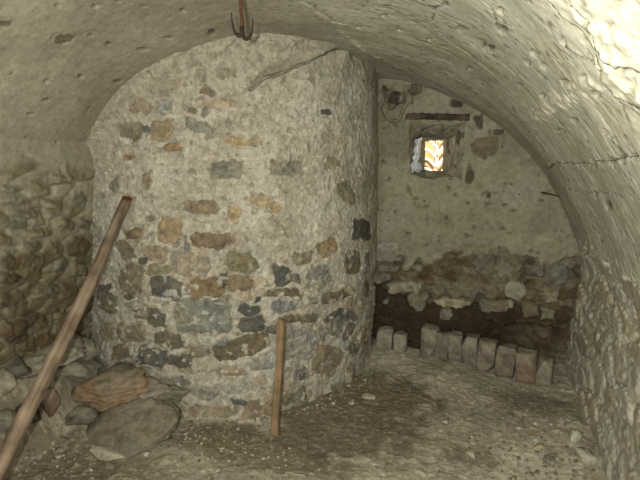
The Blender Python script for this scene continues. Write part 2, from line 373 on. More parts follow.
VAULT_CRACKS = [([(3.892,1.093),(3.931,1.104),(3.97,1.086),(4.002,1.088),(4.025,1.093),(4.041,1.119),(4.06,1.145),(4.087,1.136),(4.113,1.119),(4.136,1.079)],0.016,0.042),([(4.023,1.171),(4.045,1.143),(4.066,1.16)],0.01,0.02),([(3.697,2.133),(3.631,2.111),(3.59,2.082),(3.563,1.991),(3.555,1.884),(3.58,1.727),(3.625,1.623)],0.005,0.01),([(3.015,2.024),(3.05,2.116),(3.089,2.239),(3.13,2.256)],0.006,0.012),([(4.553,5.299),(4.339,3.288),(4.397,2.892),(4.36,2.123),(4.351,1.763)],0.004,0.008),([(4.286,3.197),(4.241,2.511),(4.247,2.09),(4.243,1.768),(4.224,1.486),(4.216,1.292)],0.009,0.016),([(3.729,1.457),(3.77,1.46),(3.787,1.586)],0.004,0.008),([(3.941,1.024),(3.978,1.03),(4.0,1.053),(4.033,1.051),(4.064,1.014)],0.009,0.02)]
VAULT_RIDGES = [([(4.021,2.216),(4.035,1.889),(4.041,1.632),(4.045,1.44),(4.05,1.252),(4.054,1.076)],0.03,0.008),([(4.0,0.966),(4.046,1.037),(4.099,1.06)],0.05,0.008),([(3.071,2.391),(3.12,2.737),(3.257,3.116)],0.02,0.006)]
DRUM_BAND = [(0.591,1.795),(0.673,1.85),(0.796,1.894),(0.912,1.94),(1.021,1.988),(1.138,2.045)]

# ------------------------------------------------------------------ the vault: profile across the cellar
def vault_profile():
    a = np.linspace(math.radians(139.5), math.asin((0.75 - 0.4) / 1.552), 60)
    pts = [(-2.27, -.12), (-2.22, .25), (-2.12, .59), (-2.04, .9), (-1.99, 1.16), (-1.945, 1.33)]
    pts += [(-.8 + 1.552 * math.cos(t), .4 + 1.552 * math.sin(t)) for t in a[1:]]
    pts += [(.712, .6), (.70, .35), (.68, 0), (.675, -.12)]
    p = np.array(pts)
    return p, np.r_[0, np.cumsum(np.hypot(*np.diff(p, axis=0).T))]


PR, PS = vault_profile()


def shell(S, Y):
    X = np.interp(S, PS, PR[:, 0])
    Z = np.interp(S, PS, PR[:, 1])
    return np.stack([X, Y, Z + .1 * (3.5 - Y) * ss(.8, 1.9, Z)], -1)


def build_shell():
    s = np.linspace(0, PS[-1], 980)
    y = np.r_[np.linspace(-1.6, .6, 40)[:-1], np.linspace(.6, 3.56, 560)]
    S, Y = np.meshgrid(s, y, indexing='ij')
    P = shell(S, Y)
    e = 0.01
    T = shell(np.clip(S + e, 0, PS[-1]), Y) - shell(np.clip(S - e, 0, PS[-1]), Y)
    T /= np.linalg.norm(T, axis=-1, keepdims=True)
    Nn = np.cross(T, np.array([0, 1.0, 0]))
    Nn /= np.linalg.norm(Nn, axis=-1, keepdims=True)
    inward = (np.array([-.8, 0, .9]) - P) * np.array([1, 0, 1])
    Nn *= np.sign((Nn * inward).sum(-1, keepdims=True))
    X, Z = P[..., 0], P[..., 2]
    wu = fbm(S * 16, Y * 16, S * 0, 5, 5, .6)
    wv = fbm(S * 16, Y * 16, S * 0 + 7, 5, 9, .6)
    # plaster skin
    broad = fbm(S * 2.2, Y * 2.2, S * 0, 3, 21)
    medium = fbm(S * 9, Y * 9, S * 0, 4, 22)
    streak = fbm(S * 7, Y * 42, S * 0, 4, 23)          # trowel and centring marks run across the vault
    fine = fbm(S * 45, Y * 45, S * 0, 3, 24)
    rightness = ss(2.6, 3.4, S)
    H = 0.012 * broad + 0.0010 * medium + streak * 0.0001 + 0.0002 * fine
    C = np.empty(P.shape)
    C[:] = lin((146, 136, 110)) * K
    C = mix(C, lin((169, 163, 137)) * K, rightness)  # uneven lighting put into the colour: left vault darker, right lighter
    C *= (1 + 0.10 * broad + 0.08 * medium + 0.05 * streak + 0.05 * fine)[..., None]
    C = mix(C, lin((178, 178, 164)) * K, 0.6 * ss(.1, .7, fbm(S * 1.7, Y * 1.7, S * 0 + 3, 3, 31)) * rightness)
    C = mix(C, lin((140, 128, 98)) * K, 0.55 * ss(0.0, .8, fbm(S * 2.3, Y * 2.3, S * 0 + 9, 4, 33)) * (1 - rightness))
    # lumps of thrown plaster on the right haunch
    lump = ss(.35, .75, fbm(S * 13, Y * 22, S * 0 + 2, 3, 35)) * rightness
    H += 0.0005 * lump
    C = mix(C, lin((186, 178, 148)) * K, 0.35 * lump)
    yel = ss(.1, .6, fbm(S * 5, Y * 12, S * 0 + 17, 4, 43)) * rightness
    C = mix(C, lin((150, 140, 104)) * K, .45 * yel)
    smear = ss(.25, .65, fbm(S * 10, Y * 26, S * 0 + 27, 4, 44)) * rightness
    C = mix(C, lin((136, 130, 108)) * K, .35 * smear)
    # pits through the plaster
    pit = ss(.66, .80, fbm(S * 24, Y * 44, S * 0 + 4, 3, 36)) * (.35 + .65 * rightness)
    H -= 0.0025 * pit
    C = mix(C, lin((104, 92, 68)) * K, 0.45 * pit)
    for ou, ov, ax, ay, bx, by in VAULT_PITS:
        det = ax * by - bx * ay
        r = 1.6 * max(math.hypot(ax, ay), math.hypot(bx, by)) + .01
        sel = (abs(S - ou) < r) & (abs(Y - ov) < r)
        du, dv = S[sel] - ou + .006 * wu[sel], Y[sel] - ov + .006 * wv[sel]
        q = np.hypot((by * du - bx * dv) / det, (-ay * du + ax * dv) / det)
        mk = ss(1.25, .7, q)
        H[sel] -= 0.013 * mk
        C[sel] = C[sel] * (1 - .85 * mk[:, None]) + lin((78, 66, 46)) * K * .85 * mk[:, None]
    chip = ss(.66, .76, fbm(S * 34, Y * 60, S * 0 + 14, 3, 39)) * (.25 + .75 * rightness)
    H -= 0.0012 * chip
    C = mix(C, lin((88, 78, 56)) * K, .75 * chip)
    fleck = ss(.62, .75, fbm(S * 40, Y * 70, S * 0 + 24, 3, 40))
    C = mix(C, lin((186, 178, 150)) * K, .22 * fleck)
    for pts, w, dep in VAULT_RIDGES:
        d, sd = seg_dist(S + .012 * wu, Y + .012 * wv, pts)
        rg = np.exp(-(d / w) ** 2) * (0.6 + 0.6 * ss(-.3, .5, fine + medium))
        H += dep * rg
        C = mix(C, lin((182, 172, 140)) * K, .45 * rg)
    for pts, w, dep in VAULT_CRACKS:
        d, sd = seg_dist(S + .011 * wu, Y + .011 * wv, pts)
        ck = ss(w, w * .25, d)
        H += -dep * ck + 0.5 * dep * ss(.16, 0, d) * (sd > 0) * (w > .0065)
        C = mix(C, lin((70, 60, 44)) * K, .8 * ck)
    # broken bedded edge beside the large crack
    d, sd = seg_dist(S, Y, VAULT_CRACKS[0][0])
    band = ss(.20, .02, d)
    H += band * 0.004 * fbm((S + Y) * 26, (S - Y) * 9, S * 0, 4, 38)
    lay_stones(S, Y, H, C, VAULT_STONES, K, wu, wv, 0.004)
    # ---- right wall below the ragged plaster edge: rubble courses
    edge = 4.70 + .12 * ss(2.9, 3.5, Y) - .05 * ss(2.3, 1.9, Y) + .05 * fbm(S * 0, Y * 7, S * 0, 3, 41) + .05 * wu
    mr = ss(-.015, .02, S - edge)
    b1, id1 = worley((Y + .03 * wu + .25 * S) / .25 + 3, (S + .03 * wv) / .125, 51, .95)
    b2, id2 = worley((Y + .012 * wu) / .10 + 9, (S + .012 * wv) / .06, 52, .9)
    st = ss(.05, .30, b1)
    rel = 0.015 * st * (0.35 + .9 * id1) + 0.003 * ss(.05, .3, b2) + .005 * medium + .0015 * fine - .026
    cr = np.empty(P.shape)
    cr[:] = lin((158, 148, 122)) * K
    pal = lin(np.array([(150, 140, 114), (138, 126, 98), (160, 152, 130), (128, 116, 90), (146, 138, 118), (152, 136, 100)])) * K
    pick = pal[(id1 * 5.999).astype(int)]
    ms = (st * (.25 + .45 * ss(.2, .6, id1)))[..., None]
    cr = cr * (1 - ms) + pick * ms
    cr *= 1.12 * (1 + .14 * medium + .10 * fine)[..., None]
    cr = mix(cr, lin((92, 80, 58)) * K, .75 * ss(.09, .0, b1) * ss(-.2, .4, medium))
    H = H * (1 - mr) + rel * mr + .006 * np.exp(-((S - edge) / .02) ** 2)
    C = C * (1 - mr[..., None]) + cr * mr[..., None]
    # ---- left wall below its plaster edge: brown rubble in rough courses
    edge = 1.52 + .05 * fbm(Y * 5, S * 0, S * 0, 3, 61) + .03 * wu
    ml = ss(.03, -.05, S - edge)
    w0, w1 = fbm(S * 7, Y * 7, S * 0, 2, 66), fbm(S * 9, Y * 5, S * 0 + 4, 2, 67)
    b1, id1 = worley((Y + .018 * w0) / .21 + 13, (S + .010 * w1 + .003 * wu) / .085, 63, .9)
    b2, id2 = worley((Y + .008 * w1) / .09 + 9, (S + .005 * w0) / .045, 64, .9)
    st = ss(.02, .30, b1)
    rel = 0.014 * st * (.5 + .7 * id1) + .001 * ss(.05, .3, b2) + .003 * medium + .0008 * fine - .012
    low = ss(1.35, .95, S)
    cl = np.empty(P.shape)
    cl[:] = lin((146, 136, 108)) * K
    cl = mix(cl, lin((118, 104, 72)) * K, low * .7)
    pal = lin(np.array([(132, 120, 92), (116, 100, 66), (142, 132, 106), (110, 92, 60), (126, 116, 90), (122, 104, 68)])) * K
    pick = pal[(id1 * 5.999).astype(int)]
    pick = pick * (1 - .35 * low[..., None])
    cl = cl * (1 - .8 * st[..., None]) + pick * .8 * st[..., None]
    cl *= (1 + .16 * medium + .12 * fine)[..., None]
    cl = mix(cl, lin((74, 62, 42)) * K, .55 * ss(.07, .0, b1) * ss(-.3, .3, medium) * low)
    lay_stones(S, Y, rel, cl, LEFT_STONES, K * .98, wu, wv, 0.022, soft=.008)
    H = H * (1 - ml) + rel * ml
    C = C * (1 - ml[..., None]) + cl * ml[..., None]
    P = P + Nn * H[..., None]
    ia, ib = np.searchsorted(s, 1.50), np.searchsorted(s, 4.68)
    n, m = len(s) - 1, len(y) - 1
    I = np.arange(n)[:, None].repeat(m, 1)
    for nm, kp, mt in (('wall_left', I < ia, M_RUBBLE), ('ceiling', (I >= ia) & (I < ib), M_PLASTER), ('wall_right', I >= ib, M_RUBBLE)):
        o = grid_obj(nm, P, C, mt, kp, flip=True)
        tag(o, kind='structure')


build_shell()


# ------------------------------------------------------------------ the far wall with its small splayed window
WX0, WX1, WZ0, WZ1 = -0.402, -0.058, 1.285, 1.655      # niche in the wall face
OX0, OX1, OZ0, OZ1 = -0.340, -0.210, 1.305, 1.527      # small opening at its back
WD = 0.40                                               # depth of the splay


def warp(X, Z):
    return .024 * fbm(X * 7, Z * 8, X * 0 + 2, 4, 140), .024 * fbm(X * 7, Z * 8, X * 0 + 6, 4, 141)


def build_back():
    x = np.linspace(-1.0, .95, 420)
    z = np.linspace(-.12, 2.25, 500)
    X, Z = np.meshgrid(x, z, indexing='ij')
    wu, wv = fbm(X * 16, Z * 16, X * 0, 4, 105), fbm(X * 16, Z * 16, X * 0 + 5, 4, 106)
    broad, medium, fine = fbm(X * 2.5, Z * 2.5, X * 0, 3, 107), fbm(X * 10, Z * 10, X * 0, 4, 108), fbm(X * 48, Z * 48, X * 0, 3, 109)
    H = .012 * broad + .006 * medium + .002 * fine
    C = np.empty(X.shape + (3,))
    kb = K * 0.80  # far wall colour darkened to stand in for light falloff
    C[:] = lin((145, 136, 104)) * kb
    C *= (1 + .10 * broad + .10 * medium + .06 * fine)[..., None]
    C = mix(C, lin((124, 112, 84)) * kb, .6 * ss(.1, .7, fbm(X * 4, Z * 4, X * 0 + 2, 4, 110)))
    C = mix(C, lin((158, 150, 126)) * kb, .5 * ss(.15, .7, fbm(X * 5, Z * 5, X * 0 + 8, 4, 111)))
    # small pits
    pit = ss(.70, .84, fbm(X * 22, Z * 26, X * 0 + 4, 4, 112))
    H -= .010 * pit
    C = mix(C, lin((92, 80, 58)) * kb, .6 * pit)
    # fallen plaster: brown earth and rubble core, cut back from the face
    top = .70 + .06 * ss(-.35, .0, X) - .02 * ss(.2, .5, X) + .05 * fbm(X * 6, Z * 0, X * 0, 3, 114)
    me_ = ss(.02, -.03, Z - top + .05 * wu)
    deep = ss(.50, .36, Z - .10 * ss(-.3, -.6, X) + .05 * wv) * ss(.72, .25, X + .15 * broad)
    b1, id1 = worley((X + .02 * wu) / .10 + 3, (Z + .015 * wv) / .055, 115, .95)
    st = ss(.06, .3, b1)
    rel = -.022 + .022 * st * id1 + .009 * medium + .004 * fine - .05 * deep
    ce = np.empty(C.shape)
    ce[:] = lin((104, 86, 56)) * kb
    pal = lin(np.array([(112, 94, 62), (96, 76, 46), (122, 108, 76), (134, 120, 86), (90, 70, 42), (116, 100, 70)])) * kb
    pick = pal[(id1 * 5.999).astype(int)]
    ce = ce * (1 - .7 * st[..., None]) + pick * .7 * st[..., None]
    ce *= (1 + .22 * medium + .20 * fine)[..., None]
    ce = mix(ce, lin((62, 44, 24)) * kb, .85 * deep)
    ce = mix(ce, lin((134, 124, 98)) * kb, .6 * ss(.1, .7, broad + .8 * medium) * (1 - deep) * ss(.25, .5, Z))
    H = H * (1 - me_) + rel * me_
    C = C * (1 - me_[..., None]) + ce * me_[..., None]
    # overhanging lip above the curb on the right, hollow beneath it
    lip = ss(.12, .3, X) * ss(.66, .60, X)
    zz = .275 + .03 * fbm(X * 7, X * 0, X * 0, 3, 117)
    H += .045 * lip * np.exp(-((Z - zz - .03) / .035) ** 2) - .10 * lip * ss(.01, -.03, Z - zz) * ss(.08, .14, Z)
    lay_stones(X, Z, H, C, BACK_STONES_HOLES, kb * 1.12, wu, wv, .020, random.Random(8), soft=.006)
    # the broken socket high on the left: a rounded plaster rim around a hole
    d = np.hypot((X + .512) / .072, (Z - 1.79) / .105) + .28 * wu + .2 * medium
    rim = np.exp(-((d - 1) / .22) ** 2) * ss(1.92, 1.84, Z)
    hol = ss(.85, .45, np.hypot((X + .52) / .07, (Z - 1.80) / .08) + .3 * wv)
    H += .030 * rim - .05 * hol
    C = mix(C, lin((138, 126, 98)) * kb, .7 * rim)
    # thicker plaster collar round the window
    dx = np.maximum(np.maximum(WX0 - X, X - WX1), 0)
    dz = np.maximum(np.maximum(WZ0 - Z, Z - WZ1), 0)
    dd = np.hypot(dx, dz)
    H = H * ss(0, .03, dd) + .008 * ss(.07, .02, dd) * (1 + .6 * wu)
    cx, cz = (X[:-1, :-1] + X[1:, 1:]) / 2, (Z[:-1, :-1] + Z[1:, 1:]) / 2
    qx, qz = warp(X, Z)
    qf = ss(.09, .0, dd)
    P = np.stack([X + qx * qf, 3.5 - H, Z + qz * qf], -1)
    keep = ~((cx > WX0) & (cx < WX1) & (cz > WZ0) & (cz < WZ1))
    tag(grid_obj('wall_back', P, C, M_BACK, keep), kind='structure')
    # splayed reveals of the window
    t = np.linspace(0, 1, 70)
    per = np.linspace(0, 4, 281)
    T, Q = np.meshgrid(t, per, indexing='ij')

    def rect(q, x0, x1, z0, z1):
        k = np.floor(q).astype(int) % 4
        f = q - np.floor(q)
        xs = np.choose(k, [x0 + (x1 - x0) * f, x1 + 0 * f, x1 + (x0 - x1) * f, x0 + 0 * f])
        zs = np.choose(k, [z0 + 0 * f, z0 + (z1 - z0) * f, z1 + 0 * f, z1 + (z0 - z1) * f])
        return xs, zs
    ex, ez = rect(Q, WX0 - .006, WX1 + .006, WZ0 - .006, WZ1 + .006)
    ix, iz = rect(Q, OX0, OX1, OZ0, OZ1)
    qx, qz = warp(ex, ez)
    ex, ez = ex + qx, ez + qz
    qx, qz = warp(ix, iz)
    ix, iz = ix + .35 * qx, iz + .35 * qz
    gx, gz = ex * (1 - T) + ix * T, ez * (1 - T) + iz * T
    ccx, ccz = (OX0 + OX1) / 2, (OZ0 + OZ1) / 2
    rr = fbm(gx * 14, T * 6, gz * 14, 4, 120)
    amp = .012 * np.sin(np.pi * np.clip(T, 0, 1)) + .002
    dn = np.stack([ccx - gx, 0 * gx, ccz - gz], -1)
    dn /= np.linalg.norm(dn, axis=-1, keepdims=True) + 1e-6
    Pw = np.stack([gx, 3.492 + T * WD, gz], -1) + dn * (amp * rr)[..., None]
    Cw = np.empty(Pw.shape)
    Cw[:] = lin((156, 145, 116)) * kb * 1.5  # reveal colour lifted to make up for the little light reaching it
    Cw *= (1 + .2 * rr + .08 * fbm(gx * 40, T * 20, gz * 40, 3, 121))[..., None]
    Cw = mix(Cw, lin((84, 70, 48)) * kb, .7 * ss(.42, .6, fbm(gx * 11, T * 4, gz * 11, 3, 122)))
    win = grid_obj('window_1', Pw, Cw, M_BACK)
    tag(win, kind='structure')
    # wall thickness round the opening, seen from outside
    return win


WIN = build_back()


# ------------------------------------------------------------------ floor of trodden earth and dust
def floor_height(X, Y):
    bank = .39 * ss(-1.98, -2.24, X + .05 * np.sin(Y * 6)) * ss(3.2, 2.4, Y)
    mound = .07 * np.exp(-((X + 1.95) ** 2 + (Y - 2.05) ** 2) / .10)
    h = bank + mound + .018 * fbm(X * 2.2, Y * 2.2, X * 0, 3, 201) + .005 * fbm(X * 9, Y * 9, X * 0, 4, 202)
    h = h + .05 * ss(3.1, 3.5, Y) * ss(-.2, -.6, X) + .03 * ss(.35, .7, X)
    return h - .006


def build_floor():
    KF = K * 1.58
    x = np.linspace(-2.6, 1.0, 640)
    y = np.r_[np.linspace(-1.7, 1.2, 60)[:-1], np.linspace(1.2, 3.7, 500)]
    X, Y = np.meshgrid(x, y, indexing='ij')
    wu = fbm(X * 12, Y * 12, X * 0, 4, 203)
    medium, fine = fbm(X * 9, Y * 9, X * 0 + 3, 4, 204), fbm(X * 50, Y * 50, X * 0, 3, 205)
    broad = fbm(X * 2.6, Y * 2.6, X * 0 + 6, 3, 206)
    grit = ss(.45, .75, fbm(X * 42, Y * 42, X * 0 + 2, 2, 207))
    Z = floor_height(X, Y) + .0025 * fine + .004 * grit * ss(-.3, .4, medium)
    C = np.empty(X.shape + (3,))
    C[:] = lin((132, 121, 97)) * KF
    C *= (1 + .10 * broad + .14 * medium + .12 * fine)[..., None]
    # damp dark patch in front of the drum
    d = np.minimum(np.hypot((X + .62) / .46, (Y - 2.55) / .42), np.hypot((X + .42) / .33, (Y - 2.78) / .30))
    d = np.minimum(d, np.hypot((X + 1.0) / .50, (Y - 2.12) / .20))
    damp = ss(1.15, .75, d + .22 * wu + .12 * broad)
    C = mix(C, lin((80, 66, 44)) * KF, .80 * damp)
    d2 = np.hypot((X - .42) / .26, (Y - 2.95) / .22)
    C = mix(C, lin((96, 84, 62)) * KF, .6 * ss(1.2, .5, d2 + .3 * wu))
    d3 = np.hypot((X - .12) / .20, (Y - 2.35) / .10)
    C = mix(C, lin((98, 86, 64)) * KF, .55 * ss(1.2, .5, d3 + .3 * wu))
    # brown soil at the left front
    d4 = np.hypot((X + 1.9) / .60, (Y - 1.66) / .22)
    C = mix(C, lin((80, 64, 44)) * KF, .85 * ss(1.25, .7, d4 + .3 * wu))
    d5 = np.hypot((X + 1.05) / .45, (Y - 2.06) / .10)
    C = mix(C, lin((110, 96, 72)) * KF, .4 * ss(1.3, .6, d5 + .3 * wu))
    d6 = np.hypot((X + 1.30) / .42, (Y - 1.90) / .10)
    C = mix(C, lin((158, 146, 118)) * KF, .45 * ss(1.3, .4, d6 + .4 * wu))
    C = mix(C, lin((104, 94, 72)) * KF, .5 * ss(2.15, 1.85, Y + .12 * wu + .1 * broad))
    # pale dust trodden along the middle and right
    pale = ss(.0, .6, broad + .5 * wu) * (1 - damp)
    C = mix(C, lin((166, 154, 126)) * KF, (.22 + .28 * ss(1.9, 2.4, Y)) * pale * ss(-1.7, -.9, X))
    C = mix(C, lin((160, 148, 120)) * KF, .35 * grit * (1 - .5 * damp))
    tag(grid_obj('floor', np.stack([X, Y, Z], -1), C, M_EARTH), kind='structure')


build_floor()


def fz(x, y):
    return float(floor_height(np.array([float(x)]), np.array([float(y)]))[0])


# ------------------------------------------------------------------ the great round drum of mortared rubble
DCX, DCY, DR_ = -1.66, 3.27, 1.05


def build_drum():
    u = np.linspace(-1.10, 2.00, 840)
    v = np.linspace(-.12, 2.20, 640)
    U, V = np.meshgrid(u, v, indexing='ij')
    wu, wv = fbm(U * 17, V * 17, U * 0, 5, 305, .6), fbm(U * 17, V * 17, U * 0 + 5, 5, 306, .6)
    broad, medium, fine = fbm(U * 2.2, V * 2.2, U * 0, 3, 307), fbm(U * 10, V * 10, U * 0, 4, 308), fbm(U * 46, V * 46, U * 0, 3, 309)
    H = .014 * broad + .007 * medium + .0025 * fine
    C = np.empty(U.shape + (3,))
    C[:] = lin((160, 149, 124)) * K
    C *= (1 + .06 * broad + .09 * medium + .12 * fine)[..., None]
    C = mix(C, lin((172, 163, 140)) * K, .6 * ss(.0, .6, fbm(U * 6, V * 6, U * 0 + 2, 4, 310)))
    C = mix(C, lin((144, 132, 104)) * K, .6 * ss(.15, .7, fbm(U * 4, V * 4, U * 0 + 8, 4, 311)))
    C = mix(C, lin((144, 138, 118)) * K, .6 * ss(.1, -.5, U))
    # half buried rubble shows through the render low down and at the left
    low = ss(1.15, .75, V + .25 * broad - .35 * ss(.1, -.4, U))
    b1, id1 = worley((U + .016 * wu) / .14 + 4, (V + .014 * wv) / .085, 312, .9)
    st = ss(.06, .28, b1) * low
    H += .014 * st * (id1 - .25)
    pal = lin(np.array([(150, 136, 106), (140, 126, 96), (156, 148, 126), (132, 122, 100), (146, 142, 126), (150, 130, 92)])) * K
    pick = pal[(id1 * 5.999).astype(int)]
    mm = (.6 * st * ss(.25, .6, id1))[..., None]
    C = C * (1 - mm) + pick * mm
    # rough thrown mortar: rims and lumps
    fl = ss(.58, .72, fbm(U * 42, V * 48, U * 0 + 13, 3, 322))
    C = mix(C, lin((186, 178, 154)) * K, .40 * fl)
    H += .002 * fl
    lump = ss(.25, .7, fbm(U * 20, V * 20, U * 0 + 3, 3, 314))
    H += .004 * lump * (1 - .6 * ss(.7, 1.1, U))
    pit = ss(.62, .80, fbm(U * 28, V * 28, U * 0 + 6, 3, 315)) * (1 - .6 * ss(.7, 1.1, U))
    H -= .007 * pit
    C = mix(C, lin((112, 100, 76)) * K, .55 * pit)
    # trowelled band that climbs to the right under the vault, standing off the face below it
    bx = np.array([p[0] for p in DRUM_BAND])
    bz = np.array([p[1] for p in DRUM_BAND])
    line = np.interp(U, bx, bz) + .010 * fbm(U * 14, U * 0, U * 0, 3, 318)
    t = np.clip((U - bx[0]) / (bx[-1] - bx[0]), 0, 1)
    inside = ss(bx[0] - .02, bx[0] + .05, U) * ss(bx[-1] + .04, bx[-1] - .01, U)
    up = V - line
    wid = .020 + .105 * t
    band = inside * ss(0, .005, up) * ss(wid * 1.6, wid * .7, up)
    H = H * (1 - .7 * band) + band * (.020 + .045 * t) * ss(wid * 1.6, 0, up)
    C = mix(C, lin((118, 106, 82)) * K, .85 * band)
    kn = np.exp(-((U - bx[-1] - .05) / .05) ** 2 - ((V - bz[-1] + .03) / .05) ** 2)
    H += .035 * kn
    H -= .030 * inside * ss(.010, .002, np.abs(up + .006))
    ck, _ = seg_dist(U + .01 * wu, V + .01 * wv, [(bx[0], bz[0]), (bx[0] - .10, bz[0] - .05), (bx[0] - .16, bz[0] - .12)])
    H -= .010 * ss(.008, .002, ck)
    lay_stones(U, V, H, C, DRUM_STONES, K * .80, wu, wv, .014, random.Random(5), .30, sunk_above=1.15)
    # fresh mortar smeared over some stone edges
    sm = ss(.45, .75, fbm(U * 24, V * 28, U * 0 + 9, 4, 320)) * ss(1.0, .8, V)
    H += .004 * sm
    C = mix(C, lin((168, 160, 138)) * K, .75 * sm)
    # feathered foot, and the plaster fillet under the vault
    Xd, Yd = DCX + DR_ * np.sin(U / DR_), DCY - DR_ * np.cos(U / DR_)
    roof = .4 + np.sqrt(np.maximum(1.552 ** 2 - (Xd + .8) ** 2, 0))
    roof = roof + .1 * (3.5 - Yd) * ss(.8, 1.9, roof)
    gap = roof - V + .05 * medium + .03 * broad
    H += .05 * np.exp(-np.clip(gap, 0, 1) / .035) * ss(1.15, .8, U)
    C = mix(C, lin((146, 136, 110)) * K, .9 * ss(.26, .02, gap + .06 * wu))
    H += .02 * ss(.10, -.02, V)
    A = U / DR_
    R = DR_ + H
    P = np.stack([DCX + R * np.sin(A), DCY - R * np.cos(A), V], -1)
    dr = empty('masonry_drum', (DCX, DCY, 0))
    tag(dr, 'huge round drum of mortared rubble stone rising from the floor into the vault', 'masonry drum')
    o = grid_obj('stone_shaft', P - np.array([DCX, DCY, 0]), C, M_DRUM, parent=dr)
    return dr


build_drum()


# ------------------------------------------------------------------ stones
def rock(name, loc, size, col, label, seed, rotz=0., tilt=(0, 0), cat='stone', group=None, planes=8, sub=4, stain=None, rough=.15, parent=None, blocky=0.):
    """an angular stone: a sphere cut by random planes, worn by noise; size = full extents"""
    rng = random.Random(seed)
    bm = bmesh.new()
    bmesh.ops.create_icosphere(bm, subdivisions=sub, radius=1)
    v = np.array([p.co[:] for p in bm.verts])
    f = np.array([[q.index for q in t.verts] for t in bm.faces])
    bm.free()
    nrm = v / np.linalg.norm(v, axis=1, keepdims=True)
    pl = [(np.array(d) / np.linalg.norm(d), rng.uniform(.55, .85)) for d in
          [[rng.gauss(0, 1) for _ in range(3)] for _ in range(planes)]]
    if blocky:
        pl += [(np.array(d, float), blocky * rng.uniform(.92, 1.05)) for d in ((1, 0, 0), (-1, 0, 0), (0, 1, 0), (0, -1, 0), (0, 0, 1), (0, 0, -1))]
    r = np.ones(len(v)) * 1.15
    for d, off in pl:
        c = nrm @ d
        r = np.where(c > .05, np.minimum(r, off / np.maximum(c, .05)), r)
    n1 = fbm(nrm[:, 0] * 1.6 + seed, nrm[:, 1] * 1.6, nrm[:, 2] * 1.6, 4, seed)
    n2 = fbm(nrm[:, 0] * 7 + seed, nrm[:, 1] * 7, nrm[:, 2] * 7, 3, seed + 3)
    n3 = fbm(nrm[:, 0] * 3 + seed, nrm[:, 1] * 3, nrm[:, 2] * 9, 4, seed + 5)
    r = r * (1 + rough * n1 + .03 * n2 + .05 * n3)
    v = nrm * r[:, None]
    lo, hi = v.min(0), v.max(0)
    v = (v - (lo + hi) / 2) / (hi - lo) * np.array(size)
    M = Matrix.Rotation(rotz, 3, 'Z') @ Matrix.Rotation(tilt[0], 3, 'X') @ Matrix.Rotation(tilt[1], 3, 'Y')
    v = v @ np.array(M).T
    c = np.empty(v.shape)
    c[:] = lin(col) * K
    g1 = fbm(v[:, 0] * 14 + seed, v[:, 1] * 14, v[:, 2] * 14, 4, seed + 7)
    g2 = fbm(v[:, 0] * 55, v[:, 1] * 55, v[:, 2] * 55, 3, seed + 8)
    c *= (1 + .26 * g1 + .18 * g2)[:, None]
    dust = ss(.25, .8, v[:, 2] / (np.linalg.norm(v, axis=1) + 1e-6) + .5 * g1) * (max(size) > .12)
    c = mix(c, lin((142, 130, 104)) * K, .55 * dust)
    if stain is not None:
        m = .62 * ss(-.1, .6, g1 + .5 * n1)
        c = mix(c, lin(stain) * K, m)
    o = mesh_from(name, v, f, M_STONE, c, parent)
    o.location = loc
    if parent is None:
        tag(o, label, cat, group)
    return o


# rubble fallen against the foot of the drum
R_ = [
    ('boulder', (-1.89, 2.13, .19), (.58, .32, .23), (134, 116, 86), 'big smooth boulder with an orange rust stain, lying at the foot of the round drum', .16, (.10, -.16), (146, 100, 44), 11),
    ('boulder', (-1.62, 1.95, .065), (.56, .34, .15), (122, 109, 83), 'grey-brown slab sloping to the floor, in front of the orange-stained boulder', .20, (.34, -.26), (104, 97, 80), 37),
    ('boulder', (-2.17, 2.24, .31), (.26, .20, .16), (134, 124, 100), 'rounded grey boulder in the corner where the left wall meets the round drum', .5, (0, 0), None, 13),
    ('stone_block', (-2.03, 1.86, None), (.13, .10, .17), (112, 88, 64), 'reddish brown upright block left of the orange-stained boulder, just right of the leaning pole', .2, (0, .1), None, 14),
    ('flat_stone', (-2.02, 1.80, .015), (.28, .14, .07), (128, 114, 86), 'flat tan stone half sunk in brown soil, right of the leaning pole', .1, (.1, 0), None, 15),
    ('stone', (-1.93, 1.96, None), (.20, .14, .11), (96, 88, 70), 'small dark grey stone wedged under the orange-stained boulder', .1, (0, 0), None, 16),
    ('stone', (-2.19, 1.78, None), (.26, .17, .09), (92, 86, 68), 'dark stone on the earth bank at the left edge, above the pale upright one', .4, (0, 0), None, 17),
    ('stone', (-2.13, 1.715, None), (.12, .10, .15), (138, 126, 98), 'small pale upright stone in the bank at the left edge', .1, (0, 0), None, 18),
    ('stone', (-2.05, 1.74, None), (.12, .10, .12), (78, 70, 56), 'small blackish stone in the bank beside the pale upright one', .7, (0, 0), None, 19),
    ('slab_fragment', (-1.66, 1.83, .015), (.26, .12, .06), (164, 150, 120), 'pale broken flake under the front edge of the sloping grey slab', -.1, (.1, .1), None, 20),
    ('flat_stone', (-2.20, 1.99, .41), (.48, .36, .09), (146, 136, 112), 'wide pale flat stone lying on the bank against the left wall', .2, (.12, .06), None, 21),
    ('boulder', (-1.64, 2.18, .15), (.44, .26, .20), (138, 126, 100), 'tan dusty stone sloping against the drum, between the orange boulder and the shaft', .1, (.3, -.12), None, 22),
    ('stone', (-2.07, 2.10, .27), (.26, .18, .16), (130, 120, 96), 'grey stone behind the orange-stained boulder, right of the leaning pole', .5, (.1, .1), None, 23),
    ('stone', (-2.08, 1.66, None), (.20, .13, .11), (112, 102, 80), 'brown-grey stone low in the bank at the left edge, below the blackish one', .3, (0, 0), None, 24),
    ('stone', (-2.12, 1.87, None), (.22, .16, .13), (122, 112, 88), 'tan-grey stone on the bank just above the reddish brown block', .6, (.1, 0), None, 25),
]
